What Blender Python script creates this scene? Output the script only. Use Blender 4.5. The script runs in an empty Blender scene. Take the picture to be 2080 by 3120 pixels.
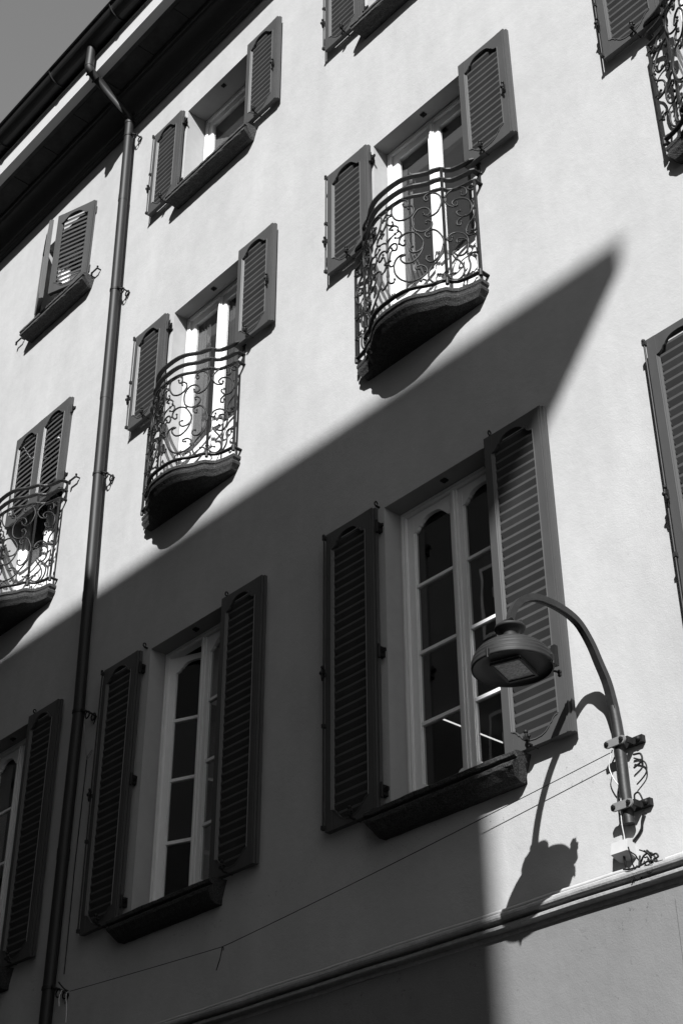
import bpy, math, random
from mathutils import Vector, Matrix
random.seed(7)
S = bpy.context.scene
C = bpy.context.collection
GZ = 7.1                                   # street level lies 7.1 m below the zero used for measuring the facade

# ------------------------------------------------------------------ camera
fw = Vector((-0.62718106, 0.556041, 0.54540107))
rt = Vector((0.66193484, 0.74955542, -0.00298962))
up = Vector((0.41047068, -0.35914494, 0.83816987))
cam = bpy.data.objects.new('camera', bpy.data.cameras.new('camera'))
C.objects.link(cam)
cam.matrix_world = Matrix(((rt.x, up.x, -fw.x, 9.18272567), (rt.y, up.y, -fw.y, -6.0),
                           (rt.z, up.z, -fw.z, -5.50042133 + GZ), (0, 0, 0, 1)))
cam.data.sensor_fit = 'VERTICAL'; cam.data.sensor_height = 36; cam.data.sensor_width = 24
cam.data.lens = 51.680145; cam.data.clip_start = 0.05; cam.data.clip_end = 4000
S.camera = cam
S.render.resolution_x = 682; S.render.resolution_y = 1024

# ------------------------------------------------------------------ light: sun from the right, behind the viewer
SX, SZ = 0.806, 0.97
SUN = Vector((SX, -1.0, SZ)).normalized()          # towards the sun
elev = math.asin(SUN.z); azim = math.atan2(SUN.x, SUN.y)
w = bpy.data.worlds.new('World'); S.world = w; w.use_nodes = True
nt = w.node_tree; nt.nodes.clear()
sky = nt.nodes.new('ShaderNodeTexSky'); sky.sky_type = 'NISHITA'; sky.sun_disc = False
sky.sun_elevation = elev; sky.sun_rotation = azim; sky.air_density = 1.0; sky.dust_density = 0.6; sky.ozone_density = 1.0
sep = nt.nodes.new('ShaderNodeSeparateColor')          # black-and-white film behind a red filter
bg = nt.nodes.new('ShaderNodeBackground'); bg.inputs['Strength'].default_value = 0.062
wo = nt.nodes.new('ShaderNodeOutputWorld')
nt.links.new(sky.outputs[0], sep.inputs[0]); nt.links.new(sep.outputs[2], bg.inputs[0]); nt.links.new(bg.outputs[0], wo.inputs[0])
sd = bpy.data.lights.new('sun', 'SUN'); sd.energy = 5.0; sd.angle = math.radians(0.45); sd.color = (1, 1, 1)
so = bpy.data.objects.new('sun', sd); C.objects.link(so)
so.rotation_euler = (-SUN).to_track_quat('-Z', 'Y').to_euler(); so.location = (10, -15, 25)
S.view_settings.view_transform = 'Standard'; S.view_settings.look = 'None'
S.view_settings.exposure = 0.78; S.view_settings.gamma = 1; S.view_settings.use_curve_mapping = False
S.render.engine = 'CYCLES'; S.cycles.diffuse_bounces = 1

# ------------------------------------------------------------------ materials (everything is grey: a monochrome photograph)
MATS = {}
def mat(name, v, rough=0.8, metal=0.0, nscale=0, namt=0.0, bump=0.0, bscale=60, bdist=0.004, spec=0.5,
        n2=0, n2amt=0.0, stretch=None):
    if name in MATS: return MATS[name]
    m = bpy.data.materials.new(name); m.use_nodes = True; n = m.node_tree; L = n.links
    p = n.nodes['Principled BSDF']
    p.inputs['Base Color'].default_value = (v, v, v, 1); p.inputs['Roughness'].default_value = rough
    p.inputs['Metallic'].default_value = metal; p.inputs['Specular IOR Level'].default_value = spec
    tc = n.nodes.new('ShaderNodeTexCoord'); src = tc.outputs['Object']
    if stretch:
        mp = n.nodes.new('ShaderNodeMapping'); mp.inputs['Scale'].default_value = stretch
        L.new(src, mp.inputs[0]); src = mp.outputs[0]
    if nscale:
        def noise(sc, det):
            t = n.nodes.new('ShaderNodeTexNoise'); t.inputs['Scale'].default_value = sc; t.inputs['Detail'].default_value = det
            t.inputs['Roughness'].default_value = 0.6; L.new(src, t.inputs['Vector']); return t.outputs[0]
        def rng(o, a):
            r = n.nodes.new('ShaderNodeMapRange'); r.inputs['From Min'].default_value = .3; r.inputs['From Max'].default_value = .7
            r.inputs['To Min'].default_value = 1 - a; r.inputs['To Max'].default_value = 1 + a
            r.clamp = True; L.new(o, r.inputs['Value']); return r.outputs[0]
        o = rng(noise(nscale, 5), namt)
        if n2:
            mu = n.nodes.new('ShaderNodeMath'); mu.operation = 'MULTIPLY'; L.new(o, mu.inputs[0]); L.new(rng(noise(n2, 3), n2amt), mu.inputs[1]); o = mu.outputs[0]
        mu = n.nodes.new('ShaderNodeMath'); mu.operation = 'MULTIPLY'; mu.inputs[1].default_value = v; L.new(o, mu.inputs[0])
        cc = n.nodes.new('ShaderNodeCombineColor')
        for i in range(3): L.new(mu.outputs[0], cc.inputs[i])
        L.new(cc.outputs[0], p.inputs['Base Color'])
    if bump:
        t = n.nodes.new('ShaderNodeTexNoise'); t.inputs['Scale'].default_value = bscale; t.inputs['Detail'].default_value = 6
        L.new(src, t.inputs['Vector'])
        b = n.nodes.new('ShaderNodeBump'); b.inputs['Strength'].default_value = bump; b.inputs['Distance'].default_value = bdist
        L.new(t.outputs[0], b.inputs['Height']); L.new(b.outputs[0], p.inputs['Normal'])
    MATS[name] = m; return m

def stucco(name, v, coarse):
    """Painted render: trowel undulation, roller grain, faint stains and washed streaks."""
    m = bpy.data.materials.new(name); m.use_nodes = True; n = m.node_tree; L = n.links
    p = n.nodes['Principled BSDF']; p.inputs['Roughness'].default_value = .92; p.inputs['Specular IOR Level'].default_value = .2
    tc = n.nodes.new('ShaderNodeTexCoord')
    def mp(sc, rot=0):
        q = n.nodes.new('ShaderNodeMapping'); q.inputs['Scale'].default_value = sc; q.inputs['Rotation'].default_value = (0, rot, 0)
        L.new(tc.outputs['Object'], q.inputs[0]); return q.outputs[0]
    def noise(vec, sc, det, rg=.55):
        t = n.nodes.new('ShaderNodeTexNoise'); t.inputs['Scale'].default_value = sc; t.inputs['Detail'].default_value = det
        t.inputs['Roughness'].default_value = rg; L.new(vec, t.inputs['Vector']); return t.outputs[0]
    def rng(o, a, b, lo=.3, hi=.7):
        r = n.nodes.new('ShaderNodeMapRange'); r.inputs['From Min'].default_value = lo; r.inputs['From Max'].default_value = hi
        r.inputs['To Min'].default_value = a; r.inputs['To Max'].default_value = b; L.new(o, r.inputs['Value']); return r.outputs[0]
    def mul(a, b):
        q = n.nodes.new('ShaderNodeMath'); q.operation = 'MULTIPLY'; L.new(a, q.inputs[0])
        if isinstance(b, float): q.inputs[1].default_value = b
        else: L.new(b, q.inputs[1])
        return q.outputs[0]
    def add(a, b, kb):
        q = n.nodes.new('ShaderNodeMath'); q.operation = 'MULTIPLY_ADD'; L.new(b, q.inputs[0]); q.inputs[1].default_value = kb; L.new(a, q.inputs[2]); return q.outputs[0]
    streak = rng(noise(mp((1.0, 1.0, .35), .75), 1.6, 5), .90, 1.05)
    blot = rng(noise(mp((1, 1, 1)), 5.5, 4), .95, 1.03)
    spots = rng(noise(mp((1, 1, 1)), 38, 2), .80, 1.0, .22, .30)
    # weathering specks under the sills and under the string course, a few patched areas
    sx = n.nodes.new('ShaderNodeSeparateXYZ'); L.new(tc.outputs['Object'], sx.inputs[0])
    def band(lo, hi, soft):
        a_ = rng(sx.outputs['Z'], 0, 1, lo - soft, lo); b_ = rng(sx.outputs['Z'], 1, 0, hi, hi + soft)
        return mul(a_, b_)
    lo_, hi_ = (-2.40, -2.20) if name == 'wall_render' else (-3.20, -3.06)
    speck = rng(noise(mp((1, 1, 1)), 42, 4, .7), 1.0, 0.0, .34, .40)
    patch = rng(noise(mp((1, 1, 1)), 3.3, 2), 0, .75, .50, .62)
    dirt = mul(mul(band(lo_, hi_, .12), speck), patch)
    inv = n.nodes.new('ShaderNodeMath'); inv.operation = 'MULTIPLY_ADD'; inv.inputs[1].default_value = -.8; inv.inputs[2].default_value = 1.0; inv.use_clamp = True
    L.new(dirt, inv.inputs[0])
    run_ = rng(noise(mp((9, 1, .5)), 1.3, 4), .985, 1.01)
    c = mul(mul(mul(mul(mul(streak, blot), spots), inv.outputs[0]), run_), float(v))
    cc = n.nodes.new('ShaderNodeCombineColor')
    for i in range(3): L.new(c, cc.inputs[i])
    L.new(cc.outputs[0], p.inputs['Base Color'])
    h = noise(mp((1, 1, 1)), 95, 5, .65)
    h = add(h, noise(mp((1, 1, 1)), 22, 3), 1.1)
    h = add(h, noise(mp((1, 1, .6), .6), 3.2, 3), 3.0)
    b = n.nodes.new('ShaderNodeBump'); b.inputs['Strength'].default_value = coarse; b.inputs['Distance'].default_value = .006
    L.new(h, b.inputs['Height']); L.new(b.outputs[0], p.inputs['Normal'])
    MATS[name] = m; return m

M_WALL = stucco('wall_render', .41, .30)
M_LOW = stucco('lower_wall_render', .175, .34)
M_REV = mat('reveal_plaster', .34, .9, nscale=9, namt=.05, bump=.2, bscale=80)
M_SHUT = mat('shutter_paint', .058, .45, spec=.32, nscale=7, namt=.10, bump=.12, bscale=30, bdist=.002, stretch=(1, 1, .3))
M_WHITE = mat('white_window_paint', .80, .38, nscale=6, namt=.03)
M_STONE = mat('granite', .038, .9, spec=.2, nscale=150, namt=.9, n2=30, n2amt=.25, bump=.8, bscale=110, bdist=.006)
M_SILL = mat('pale_granite', .07, .9, spec=.2, nscale=140, namt=.85, n2=30, n2amt=.2, bump=.8, bscale=110, bdist=.006)
M_IRON = mat('wrought_iron', .018, .5, metal=.0, nscale=60, namt=.4, bump=.3, bscale=90, bdist=.002, spec=.3)
M_PIPE = mat('painted_downpipe', .012, .55, nscale=5, namt=.15, spec=.35)
M_GUT = mat('gutter_metal', .016, .5, metal=.0, nscale=3, namt=.15)
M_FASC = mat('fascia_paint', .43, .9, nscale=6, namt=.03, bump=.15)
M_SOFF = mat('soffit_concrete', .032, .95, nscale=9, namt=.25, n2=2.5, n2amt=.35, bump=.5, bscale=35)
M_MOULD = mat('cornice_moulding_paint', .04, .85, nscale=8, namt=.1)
M_BAND = mat('string_course_render', .24, .9, nscale=30, namt=.16, n2=4, n2amt=.12, bump=.6, bscale=60, bdist=.006)
M_LAMP = mat('lamp_enamel', .018, .6, nscale=14, namt=.25, bump=.1, bscale=60, spec=.3)
M_LAMPB = mat('lamp_inside', .02, .7)
M_ARM = mat('lamp_arm_paint', .016, .5, nscale=20, namt=.3, bump=.15, bscale=60, metal=.0)
M_PLATE = mat('galvanised_plate', .22, .5, metal=.3, nscale=30, namt=.08)
M_BLACK = mat('black_iron', .011, .55, spec=.25)
M_CABW = mat('white_cable', .55, .5)
M_COND = mat('conduit_plastic', .42, .5, nscale=12, namt=.12)
M_ROOM = mat('room_paint', .10, .9)
M_CURT = mat('curtain_cloth', .13, .9, nscale=20, namt=.05)
M_BLIND = mat('blind_cloth', .060, .9, nscale=3, namt=.1)
M_STREET = mat('street_paving', .045, .9, nscale=2, namt=.25, bump=.3, bscale=20)
M_OPP = mat('opposite_render', .15, .9, nscale=1.5, namt=.08, bump=.2)
M_ROOF = mat('roof_tile_clay', .16, .9, nscale=6, namt=.2)
M_LENS = mat('lamp_lens', .22, .35, nscale=45, namt=.45, bump=.6, bscale=70, bdist=.01)
def glass():
    m = bpy.data.materials.new('window_glass'); m.use_nodes = True; n = m.node_tree; n.nodes.clear(); L = n.links
    o = n.nodes.new('ShaderNodeOutputMaterial'); mx = n.nodes.new('ShaderNodeMixShader')
    tr = n.nodes.new('ShaderNodeBsdfTransparent'); tr.inputs[0].default_value = (.82, .82, .82, 1)
    gl = n.nodes.new('ShaderNodeBsdfGlossy'); gl.inputs['Roughness'].default_value = .01
    fr = n.nodes.new('ShaderNodeFresnel'); fr.inputs['IOR'].default_value = 1.55
    mu = n.nodes.new('ShaderNodeMath'); mu.operation = 'MULTIPLY'; mu.inputs[1].default_value = 2.2; mu.use_clamp = True   # two sheets, four surfaces
    tc = n.nodes.new('ShaderNodeTexCoord'); t = n.nodes.new('ShaderNodeTexNoise'); t.inputs['Scale'].default_value = 1.8
    b = n.nodes.new('ShaderNodeBump'); b.inputs['Strength'].default_value = .07; b.inputs['Distance'].default_value = .01
    L.new(tc.outputs['Object'], t.inputs['Vector']); L.new(t.outputs[0], b.inputs['Height']); L.new(b.outputs[0], gl.inputs['Normal'])
    L.new(fr.outputs[0], mu.inputs[0])
    ge = n.nodes.new('ShaderNodeNewGeometry'); iv = n.nodes.new('ShaderNodeMath'); iv.operation = 'SUBTRACT'; iv.inputs[0].default_value = 1   # reflect on the outer face only
    m2 = n.nodes.new('ShaderNodeMath'); m2.operation = 'MULTIPLY'; L.new(ge.outputs['Backfacing'], iv.inputs[1]); L.new(mu.outputs[0], m2.inputs[0]); L.new(iv.outputs[0], m2.inputs[1])
    L.new(m2.outputs[0], mx.inputs[0]); L.new(tr.outputs[0], mx.inputs[1]); L.new(gl.outputs[0], mx.inputs[2])
    L.new(mx.outputs[0], o.inputs[0]); return m
M_GLASS = glass()
def emis(name, v, s):
    m = bpy.data.materials.new(name); m.use_nodes = True; p = m.node_tree.nodes['Principled BSDF']
    p.inputs['Base Color'].default_value = (v, v, v, 1); p.inputs['Emission Color'].default_value = (1, 1, 1, 1); p.inputs['Emission Strength'].default_value = s
    return m
M_TUBE = emis('lit_tube', .8, .75)

# ------------------------------------------------------------------ mesh helpers
class MB:
    def __init__(s): s.v = []; s.f = []; s.sm = []
    def add(s, v, f, smooth=False):
        o = len(s.v); s.v += [tuple(p) for p in v]; s.f += [tuple(i + o for i in q) for q in f]; s.sm += [smooth] * len(f); return s
    def box(s, x0, x1, y0, y1, z0, z1, ry=0, bev=0):
        if bev:
            return s.bbox(x0, x1, y0, y1, z0, z1, bev)
        v = [(x, y, z) for x in (x0, x1) for y in (y0, y1) for z in (z0, z1)]
        return s.add(v, [(0, 1, 3, 2), (4, 6, 7, 5), (0, 4, 5, 1), (2, 3, 7, 6), (0, 2, 6, 4), (1, 5, 7, 3)])
    def bbox(s, x0, x1, y0, y1, z0, z1, b):
        # chamfered on the four edges that run along the longest axis' cross-section (front edges)
        prof = [(y0 + b, z0), (y1, z0), (y1, z1), (y0 + b, z1), (y0, z1 - b), (y0, z0 + b)]
        return s.extr(prof, x0, x1)
    def extr(s, prof, x0, x1, smooth=False, caps=True):
        """closed (y,z) profile extruded along x"""
        n = len(prof); v = [(x0, y, z) for y, z in prof] + [(x1, y, z) for y, z in prof]
        f = [(i, (i + 1) % n, n + (i + 1) % n, n + i) for i in range(n)]
        s.add(v, f, smooth)
        if caps: s.add(v, [tuple(range(n - 1, -1, -1)), tuple(range(n, 2 * n))])
        return s
    def tube(s, pts, r, n=6, cap=True, smooth=True, flat=None):
        """flat=(w,h): rectangular section instead of round; pts = list of xyz; r scalar or list"""
        P = [Vector(p) for p in pts]; k = len(P)
        rr = r if isinstance(r, (list, tuple)) else [r] * k
        ref = None; rings = []
        for i, p in enumerate(P):
            t = (P[min(i + 1, k - 1)] - P[max(i - 1, 0)]).normalized()
            if ref is None:
                ref = Vector((0, 0, 1)) if abs(t.z) < .9 else Vector((1, 0, 0))
            a = (ref - t * ref.dot(t)).normalized(); ref = a; b = t.cross(a)
            if flat:
                fl = flat[i] if isinstance(flat, list) else flat
                rings.append([p + a * (sa * fl[1] / 2) + b * (sb * fl[0] / 2) for sa, sb in ((1, 1), (1, -1), (-1, -1), (-1, 1))])
            else:
                rings.append([p + (a * math.cos(2 * math.pi * j / n) + b * math.sin(2 * math.pi * j / n)) * rr[i] for j in range(n)])
        m = len(rings[0]); v = [q for R in rings for q in R]
        f = [(i * m + j, i * m + (j + 1) % m, (i + 1) * m + (j + 1) % m, (i + 1) * m + j) for i in range(k - 1) for j in range(m)]
        s.add(v, f, smooth and not flat)
        if cap: s.add(v, [tuple(range(m - 1, -1, -1)), tuple(range((k - 1) * m, k * m))])
        return s
    def ball(s, c, r, n=6, sc=(1, 1, 1)):
        v = []; f = []
        for i in range(1, n):
            for j in range(n * 2 - 2):
                a = math.pi * i / n; b = 2 * math.pi * j / (n * 2 - 2)
                v.append((c[0] + r * sc[0] * math.sin(a) * math.cos(b), c[1] + r * sc[1] * math.sin(a) * math.sin(b), c[2] + r * sc[2] * math.cos(a)))
        m = n * 2 - 2
        for i in range(n - 2):
            for j in range(m): f.append((i * m + j, (i + 1) * m + j, (i + 1) * m + (j + 1) % m, i * m + (j + 1) % m))
        f.append(tuple(range(m))); f.append(tuple(range((n - 1) * m - 1, (n - 2) * m - 1, -1)))
        return s.add(v, f, True)
    def lathe(s, prof, c=(0, 0, 0), n=40, smooth=True):
        v = []; f = []; k = len(prof)
        for j in range(n):
            a = 2 * math.pi * j / n
            for r, h in prof: v.append((c[0] + r * math.cos(a), c[1] + r * math.sin(a), c[2] + h))
        for j in range(n):
            for i in range(k - 1):
                f.append((j * k + i, ((j + 1) % n) * k + i, ((j + 1) % n) * k + i + 1, j * k + i + 1))
        return s.add(v, f, smooth)
    def mesh(s, name, m):
        me = bpy.data.meshes.new(name); me.from_pydata(s.v, [], s.f); me.materials.append(m)
        me.polygons.foreach_set('use_smooth', s.sm); me.validate(); me.update()
        import bmesh
        b = bmesh.new(); b.from_mesh(me); bmesh.ops.recalc_face_normals(b, faces=b.faces); b.to_mesh(me); b.free()
        return me

def link(name, me, parent=None, loc=(0, 0, 0), rot=(0, 0, 0), label=None, kind=None):
    o = bpy.data.objects.new(name, me); C.objects.link(o); o.parent = parent; o.location = loc; o.rotation_euler = rot
    if label: o['label'] = label
    if kind: o['kind'] = kind
    return o
def tag(o, label, cat, group=None, kind=None):
    o['label'] = label; o['category'] = cat
    if group: o['group'] = group
    if kind: o['kind'] = kind
    return o
def thing(name, label, cat, loc=(0, 0, 0), group=None):
    o = bpy.data.objects.new(name, None); C.objects.link(o); o.location = loc; o.empty_display_size = .2
    return tag(o, label, cat, group)

def catmull(P, n=5, closed=False):
    P = [Vector(p) for p in P]; out = []
    for i in range(len(P) - 1):
        a = P[max(i - 1, 0)]; b = P[i]; c = P[i + 1]; d = P[min(i + 2, len(P) - 1)]
        for j in range(n):
            t = j / n
            out.append(.5 * ((2 * b) + (c - a) * t + (2 * a - 5 * b + 4 * c - d) * t * t + (3 * b - a - 3 * c + d) * t ** 3))
    out.append(P[-1]); return out

# ------------------------------------------------------------------ grid of openings (columns A B C D, rows 0 1 2)
COLX = {'A': -2.830, 'B': 0.0, 'C': 2.839, 'D': 5.780}
OFF = {0: -.037, 1: 0.0, 2: .032}
W = 1.06
ROW = {0: dict(zo=(5.40, 6.722), sh=(5.510, 6.702), y=.235),
       1: dict(zo=(1.56, 3.863), sh=(2.720, 3.852), y=.155),
       2: dict(zo=(-2.06, .197), sh=(-2.069, .192), y=.155)}
ZT = 7.78; ZL = -3.06; XL, XR = -16.0, 13.0; DEPTH = 9.0
holes = []
for c in 'ABCD':
    for r in (0, 1, 2):
        if c == 'D' and r == 0: continue
        holes.append((COLX[c] + OFF[r], COLX[c] + OFF[r] + W, ROW[r]['zo'][0], ROW[r]['zo'][1], ROW[r]['y'] + .10))

house = thing('house', 'pale rendered town house with shuttered windows, iron balconies and a deep eave', 'house', (0, 0, 0))
def H(name, mb_or_mesh, m=None, parent=house, loc=(0, 0, 0), rot=(0, 0, 0), label=None, kind=None):
    me = mb_or_mesh.mesh(name, m) if isinstance(mb_or_mesh, MB) else mb_or_mesh
    if parent is house: loc = (loc[0], loc[1], loc[2] + GZ)
    return link(name, me, parent, loc, rot, label, kind)

# front wall: one skin with its openings cut through
def wall():
    xs = sorted({XL, XR} | {h[0] for h in holes} | {h[1] for h in holes})
    zs = sorted({ZL, ZT} | {h[2] for h in holes} | {h[3] for h in holes})
    m = MB(); v = [(x, 0, z) for x in xs for z in zs]; nz = len(zs); f = []
    for i in range(len(xs) - 1):
        for j in range(nz - 1):
            cx = (xs[i] + xs[i + 1]) / 2; cz = (zs[j] + zs[j + 1]) / 2
            if any(h[0] < cx < h[1] and h[2] < cz < h[3] for h in holes): continue
            f.append((i * nz + j, (i + 1) * nz + j, (i + 1) * nz + j + 1, i * nz + j + 1))
    m.add(v, f)
    # back, sides
    m.add([(XL, 0, ZL), (XL, DEPTH, ZL), (XL, DEPTH, ZT), (XL, 0, ZT)], [(0, 1, 2, 3)])
    m.add([(XR, 0, ZL), (XR, DEPTH, ZL), (XR, DEPTH, ZT), (XR, 0, ZT)], [(0, 3, 2, 1)])
    m.add([(XL, DEPTH, ZL), (XR, DEPTH, ZL), (XR, DEPTH, ZT), (XL, DEPTH, ZT)], [(0, 3, 2, 1)])
    return m
H('wall', wall(), M_WALL)
for x0, x1, z0, z1, d in holes:
    m = MB().add([(x0, 0, z0), (x0, d, z0), (x0, d, z1), (x0, 0, z1), (x1, 0, z0), (x1, d, z0), (x1, d, z1), (x1, 0, z1)],
              [(0, 1, 2, 3), (4, 7, 6, 5), (3, 2, 6, 7), (0, 4, 5, 1)])
    H('reveal', m, M_REV)
H('lower_wall', MB().box(XL, XR, -.012, .3, -GZ, ZL - .002).box(4.925, 6.2, -.030, -.013, -GZ, ZL - .06), M_LOW, label='darker painted wall below the string course')
# the rooms behind the glass
for r, (z0, z1) in {0: (4.6, 7.2), 1: (1.2, 4.4), 2: (-2.9, .62)}.items():
    y = ROW[r]['y'] + .10; m = MB(); X0, X1, Y1 = -5.5, 7.6, 6.5
    m.add([(X0, y, z0), (X1, y, z0), (X1, Y1, z0), (X0, Y1, z0), (X0, y, z1), (X1, y, z1), (X1, Y1, z1), (X0, Y1, z1)],
          [(0, 1, 2, 3), (4, 7, 6, 5), (2, 6, 7, 3), (0, 3, 7, 4), (1, 5, 6, 2)])
    # inner skin of the front wall around the openings
    hs = [h for h in holes if z0 < h[2] < z1]
    xs = sorted({X0, X1} | {h[0] for h in hs} | {h[1] for h in hs})
    a, b = hs[0][2], hs[0][3]
    for i in range(len(xs) - 1):
        cx = (xs[i] + xs[i + 1]) / 2; inh = any(h[0] < cx < h[1] for h in hs)
        for p, q in ((z0, a), (a, b), (b, z1)):
            if inh and p == a: continue
            m.add([(xs[i], y, p), (xs[i + 1], y, p), (xs[i + 1], y, q), (xs[i], y, q)], [(0, 1, 2, 3)])
    H('room', m, M_ROOM)

# ------------------------------------------------------------------ eave: slab, moulding, gutter, roof
EF = .614; ZS = 7.765
H('fascia', MB().box(XL, XR, -EF, -EF + .10, ZS, 8.03).box(XL, XR, -EF - .012, -EF + .1, 8.032, 8.055), M_FASC, label='white painted edge of the eave')
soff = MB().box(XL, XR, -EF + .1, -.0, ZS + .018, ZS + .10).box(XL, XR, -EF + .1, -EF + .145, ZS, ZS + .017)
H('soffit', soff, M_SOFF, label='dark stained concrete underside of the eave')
x = -15.6; pi_ = 0
rnd = random.Random(3)
pm = {}
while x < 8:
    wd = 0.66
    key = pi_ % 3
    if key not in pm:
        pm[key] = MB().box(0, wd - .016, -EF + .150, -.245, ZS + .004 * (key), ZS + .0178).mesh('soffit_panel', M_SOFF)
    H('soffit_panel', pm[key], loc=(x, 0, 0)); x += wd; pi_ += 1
prof = [(0, 7.345), (-.045, 7.345), (-.048, 7.375), (-.062, 7.378), (-.066, 7.402), (-.085, 7.406), (-.088, 7.43)]
for i in range(11):
    a = math.pi / 2 * i / 10; prof.append((-.088 - .125 * (1 - math.cos(a)), 7.43 + .245 * math.sin(a)))
prof += [(-.222, 7.69), (-.228, 7.71), (-.243, 7.715), (-.243, 7.772), (0, 7.772)]
H('cornice_moulding', MB().extr(prof, XL, XR), M_MOULD)
# gutter: half round with rolled lip
g0, gz, gr = .700, 8.235, .135
gp = []
for i in range(17):
    a = math.pi + math.pi * i / 16; gp.append((-g0 + gr * math.cos(a), gz + gr * math.sin(a)))
lip = [(gp[0][0] - .014 + .014 * math.cos(t), gp[0][1] + .014 * math.sin(t)) for t in [math.pi * 2 * k / 8 for k in range(8)]]
gin = [(y * 1.0, z) for y, z in [(-g0 + (gr - .006) * math.cos(math.pi + math.pi * i / 16), gz + (gr - .006) * math.sin(math.pi + math.pi * i / 16)) for i in range(16, -1, -1)]]
gm = MB().extr(gp + gin, XL, XR, smooth=False); gm.extr(lip, XL, XR, smooth=True)
gut = H('gutter', gm, M_GUT)
gut_b = MB()
bm_ = None
for i in range(22):
    xx = -15.5 + i * 1.25
    if bm_ is None:
        bpth = [(0, -g0 + (gr + .006) * math.cos(math.pi + math.pi * k / 12), gz + (gr + .006) * math.sin(math.pi + math.pi * k / 12)) for k in range(13)]
        bm_ = MB().tube(bpth, 0, flat=(.028, .006)).mesh('gutter_bracket', M_GUT)
    link('gutter_bracket', bm_, gut, (xx, 0, 0))
# roof behind the gutter
rf = MB().add([(XL, -.66, 8.22), (XR, -.66, 8.22), (XR, 4.5, 10.1), (XL, 4.5, 10.1), (XL, -.66, 8.16), (XR, -.66, 8.16), (XR, DEPTH, 8.06), (XL, DEPTH, 8.06), (XR, DEPTH, 8.3), (XL, DEPTH, 8.3)],
              [(0, 1, 2, 3), (0, 4, 5, 1), (3, 2, 8, 9), (4, 7, 6, 5), (9, 8, 6, 7), (0, 3, 9, 7, 4), (1, 5, 6, 8, 2)])
H('roof', rf, M_ROOF)
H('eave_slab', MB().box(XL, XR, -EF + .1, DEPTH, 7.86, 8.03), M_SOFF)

# ------------------------------------------------------------------ downpipe
PX = [(7.30, -1.060), (4.45, -.980), (2.40, -.932), (-.12, -.842), (-2.64, -.862), (-GZ + .05, -.862)]
PY = -.105; PR = .050
def pipe_x(z):
    for (a, xa), (b, xb) in zip(PX, PX[1:]):
        if b <= z <= a: return xb + (xa - xb) * (z - b) / (a - b)
    return PX[0][1]
dp = H('downpipe', MB().tube([(x, PY, z) for z, x in PX[::-1]], PR, 20), M_PIPE, label='dark round downpipe running the full height of the wall')
# diagonal branch under the eave: straight drop from the gutter, elbow, slanted length, elbow at the wall
el = [(-1.06, -.700, 8.12), (-1.06, -.700, 7.80)]
for k in range(1, 8):
    t = k / 7 * math.radians(58); R_ = .09
    el.append((-1.06, -.700 + R_ * (1 - math.cos(t)), 7.80 - R_ * math.sin(t)))
d = Vector((0, math.sin(math.radians(58)), -math.cos(math.radians(58))))
p = Vector(el[-1]); L_ = (PY - .045 - p.y) / d.y; e = p + d * L_; el.append(tuple(e))
for k in range(1, 7):
    t = math.radians(58) * (1 - k / 6); el.append((-1.06, PY - .045 * (1 - 0) * (t / math.radians(58)), e.z - .06 * k / 6))
link('pipe_elbow', MB().tube(el, PR + .001, 20).mesh('pipe_elbow', M_PIPE), dp, label='slanted pipe from the gutter back to the wall')
col = MB()
for z in (7.44, 7.30):
    col.tube([(pipe_x(z), PY, z - .02), (pipe_x(z), PY, z + .02)], PR + .006, 20)
link('pipe_socket', col.mesh('pipe_socket', M_PIPE), dp)
cs = MB()
for (y, z, dd) in ((-.700, 7.79, (0, 0, 1)), (-.685, 7.71, tuple(d)), (-.60, 7.66, tuple(d))):
    c_ = Vector((-1.06, y, z)); D_ = Vector(dd) * .006; cs.tube([tuple(c_ - D_), tuple(c_ + D_)], PR + .005, 20)
link('pipe_seam', cs.mesh('pipe_seam', M_PIPE), dp)
me_ring = MB().tube([(0, 0, -.012), (0, 0, .012)], PR + .006, 20)
me_ring.box(-PR - .028, -PR + .004, -.012, .012, -.014, .014)
me_ring.box(PR - .004, PR + .03, -.012, .012, -.014, .014)
me_ring.tube([(PR + .018, -.02, 0), (PR + .018, .02, 0)], .007, 6)
# scrolled stay between clamp and wall
for k in range(2):
    th = [(PR + .045 + .032 * math.cos(a) , .03 + .06 * k, -.045 + .032 * math.sin(a)) for a in [2 * math.pi * j / 10 for j in range(11)]]
    me_ring.tube(th, .007, 5)
me_ring.tube([(PR + .02, 0, 0), (PR + .05, .05, -.02), (PR + .075, .105, -.05)], .009, 6)
me_ring.tube([(PR + .075, .105, -.05), (PR + .04, .105, -.11)], .008, 5)
sleeve = MB().tube([(0, 0, -.045), (0, 0, .045)], PR + .003, 20).mesh('pipe_sleeve', M_PIPE)
for z in (6.1, 3.35, 1.05, -1.35, -3.6): link('pipe_sleeve', sleeve, dp, (pipe_x(z), PY, z))
mr = me_ring.mesh('pipe_clamp', M_BLACK)
for z in (7.08, 4.745, 2.40, -.10, -2.415):
    link('pipe_clamp', mr, dp, (pipe_x(z), PY, z))

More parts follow.
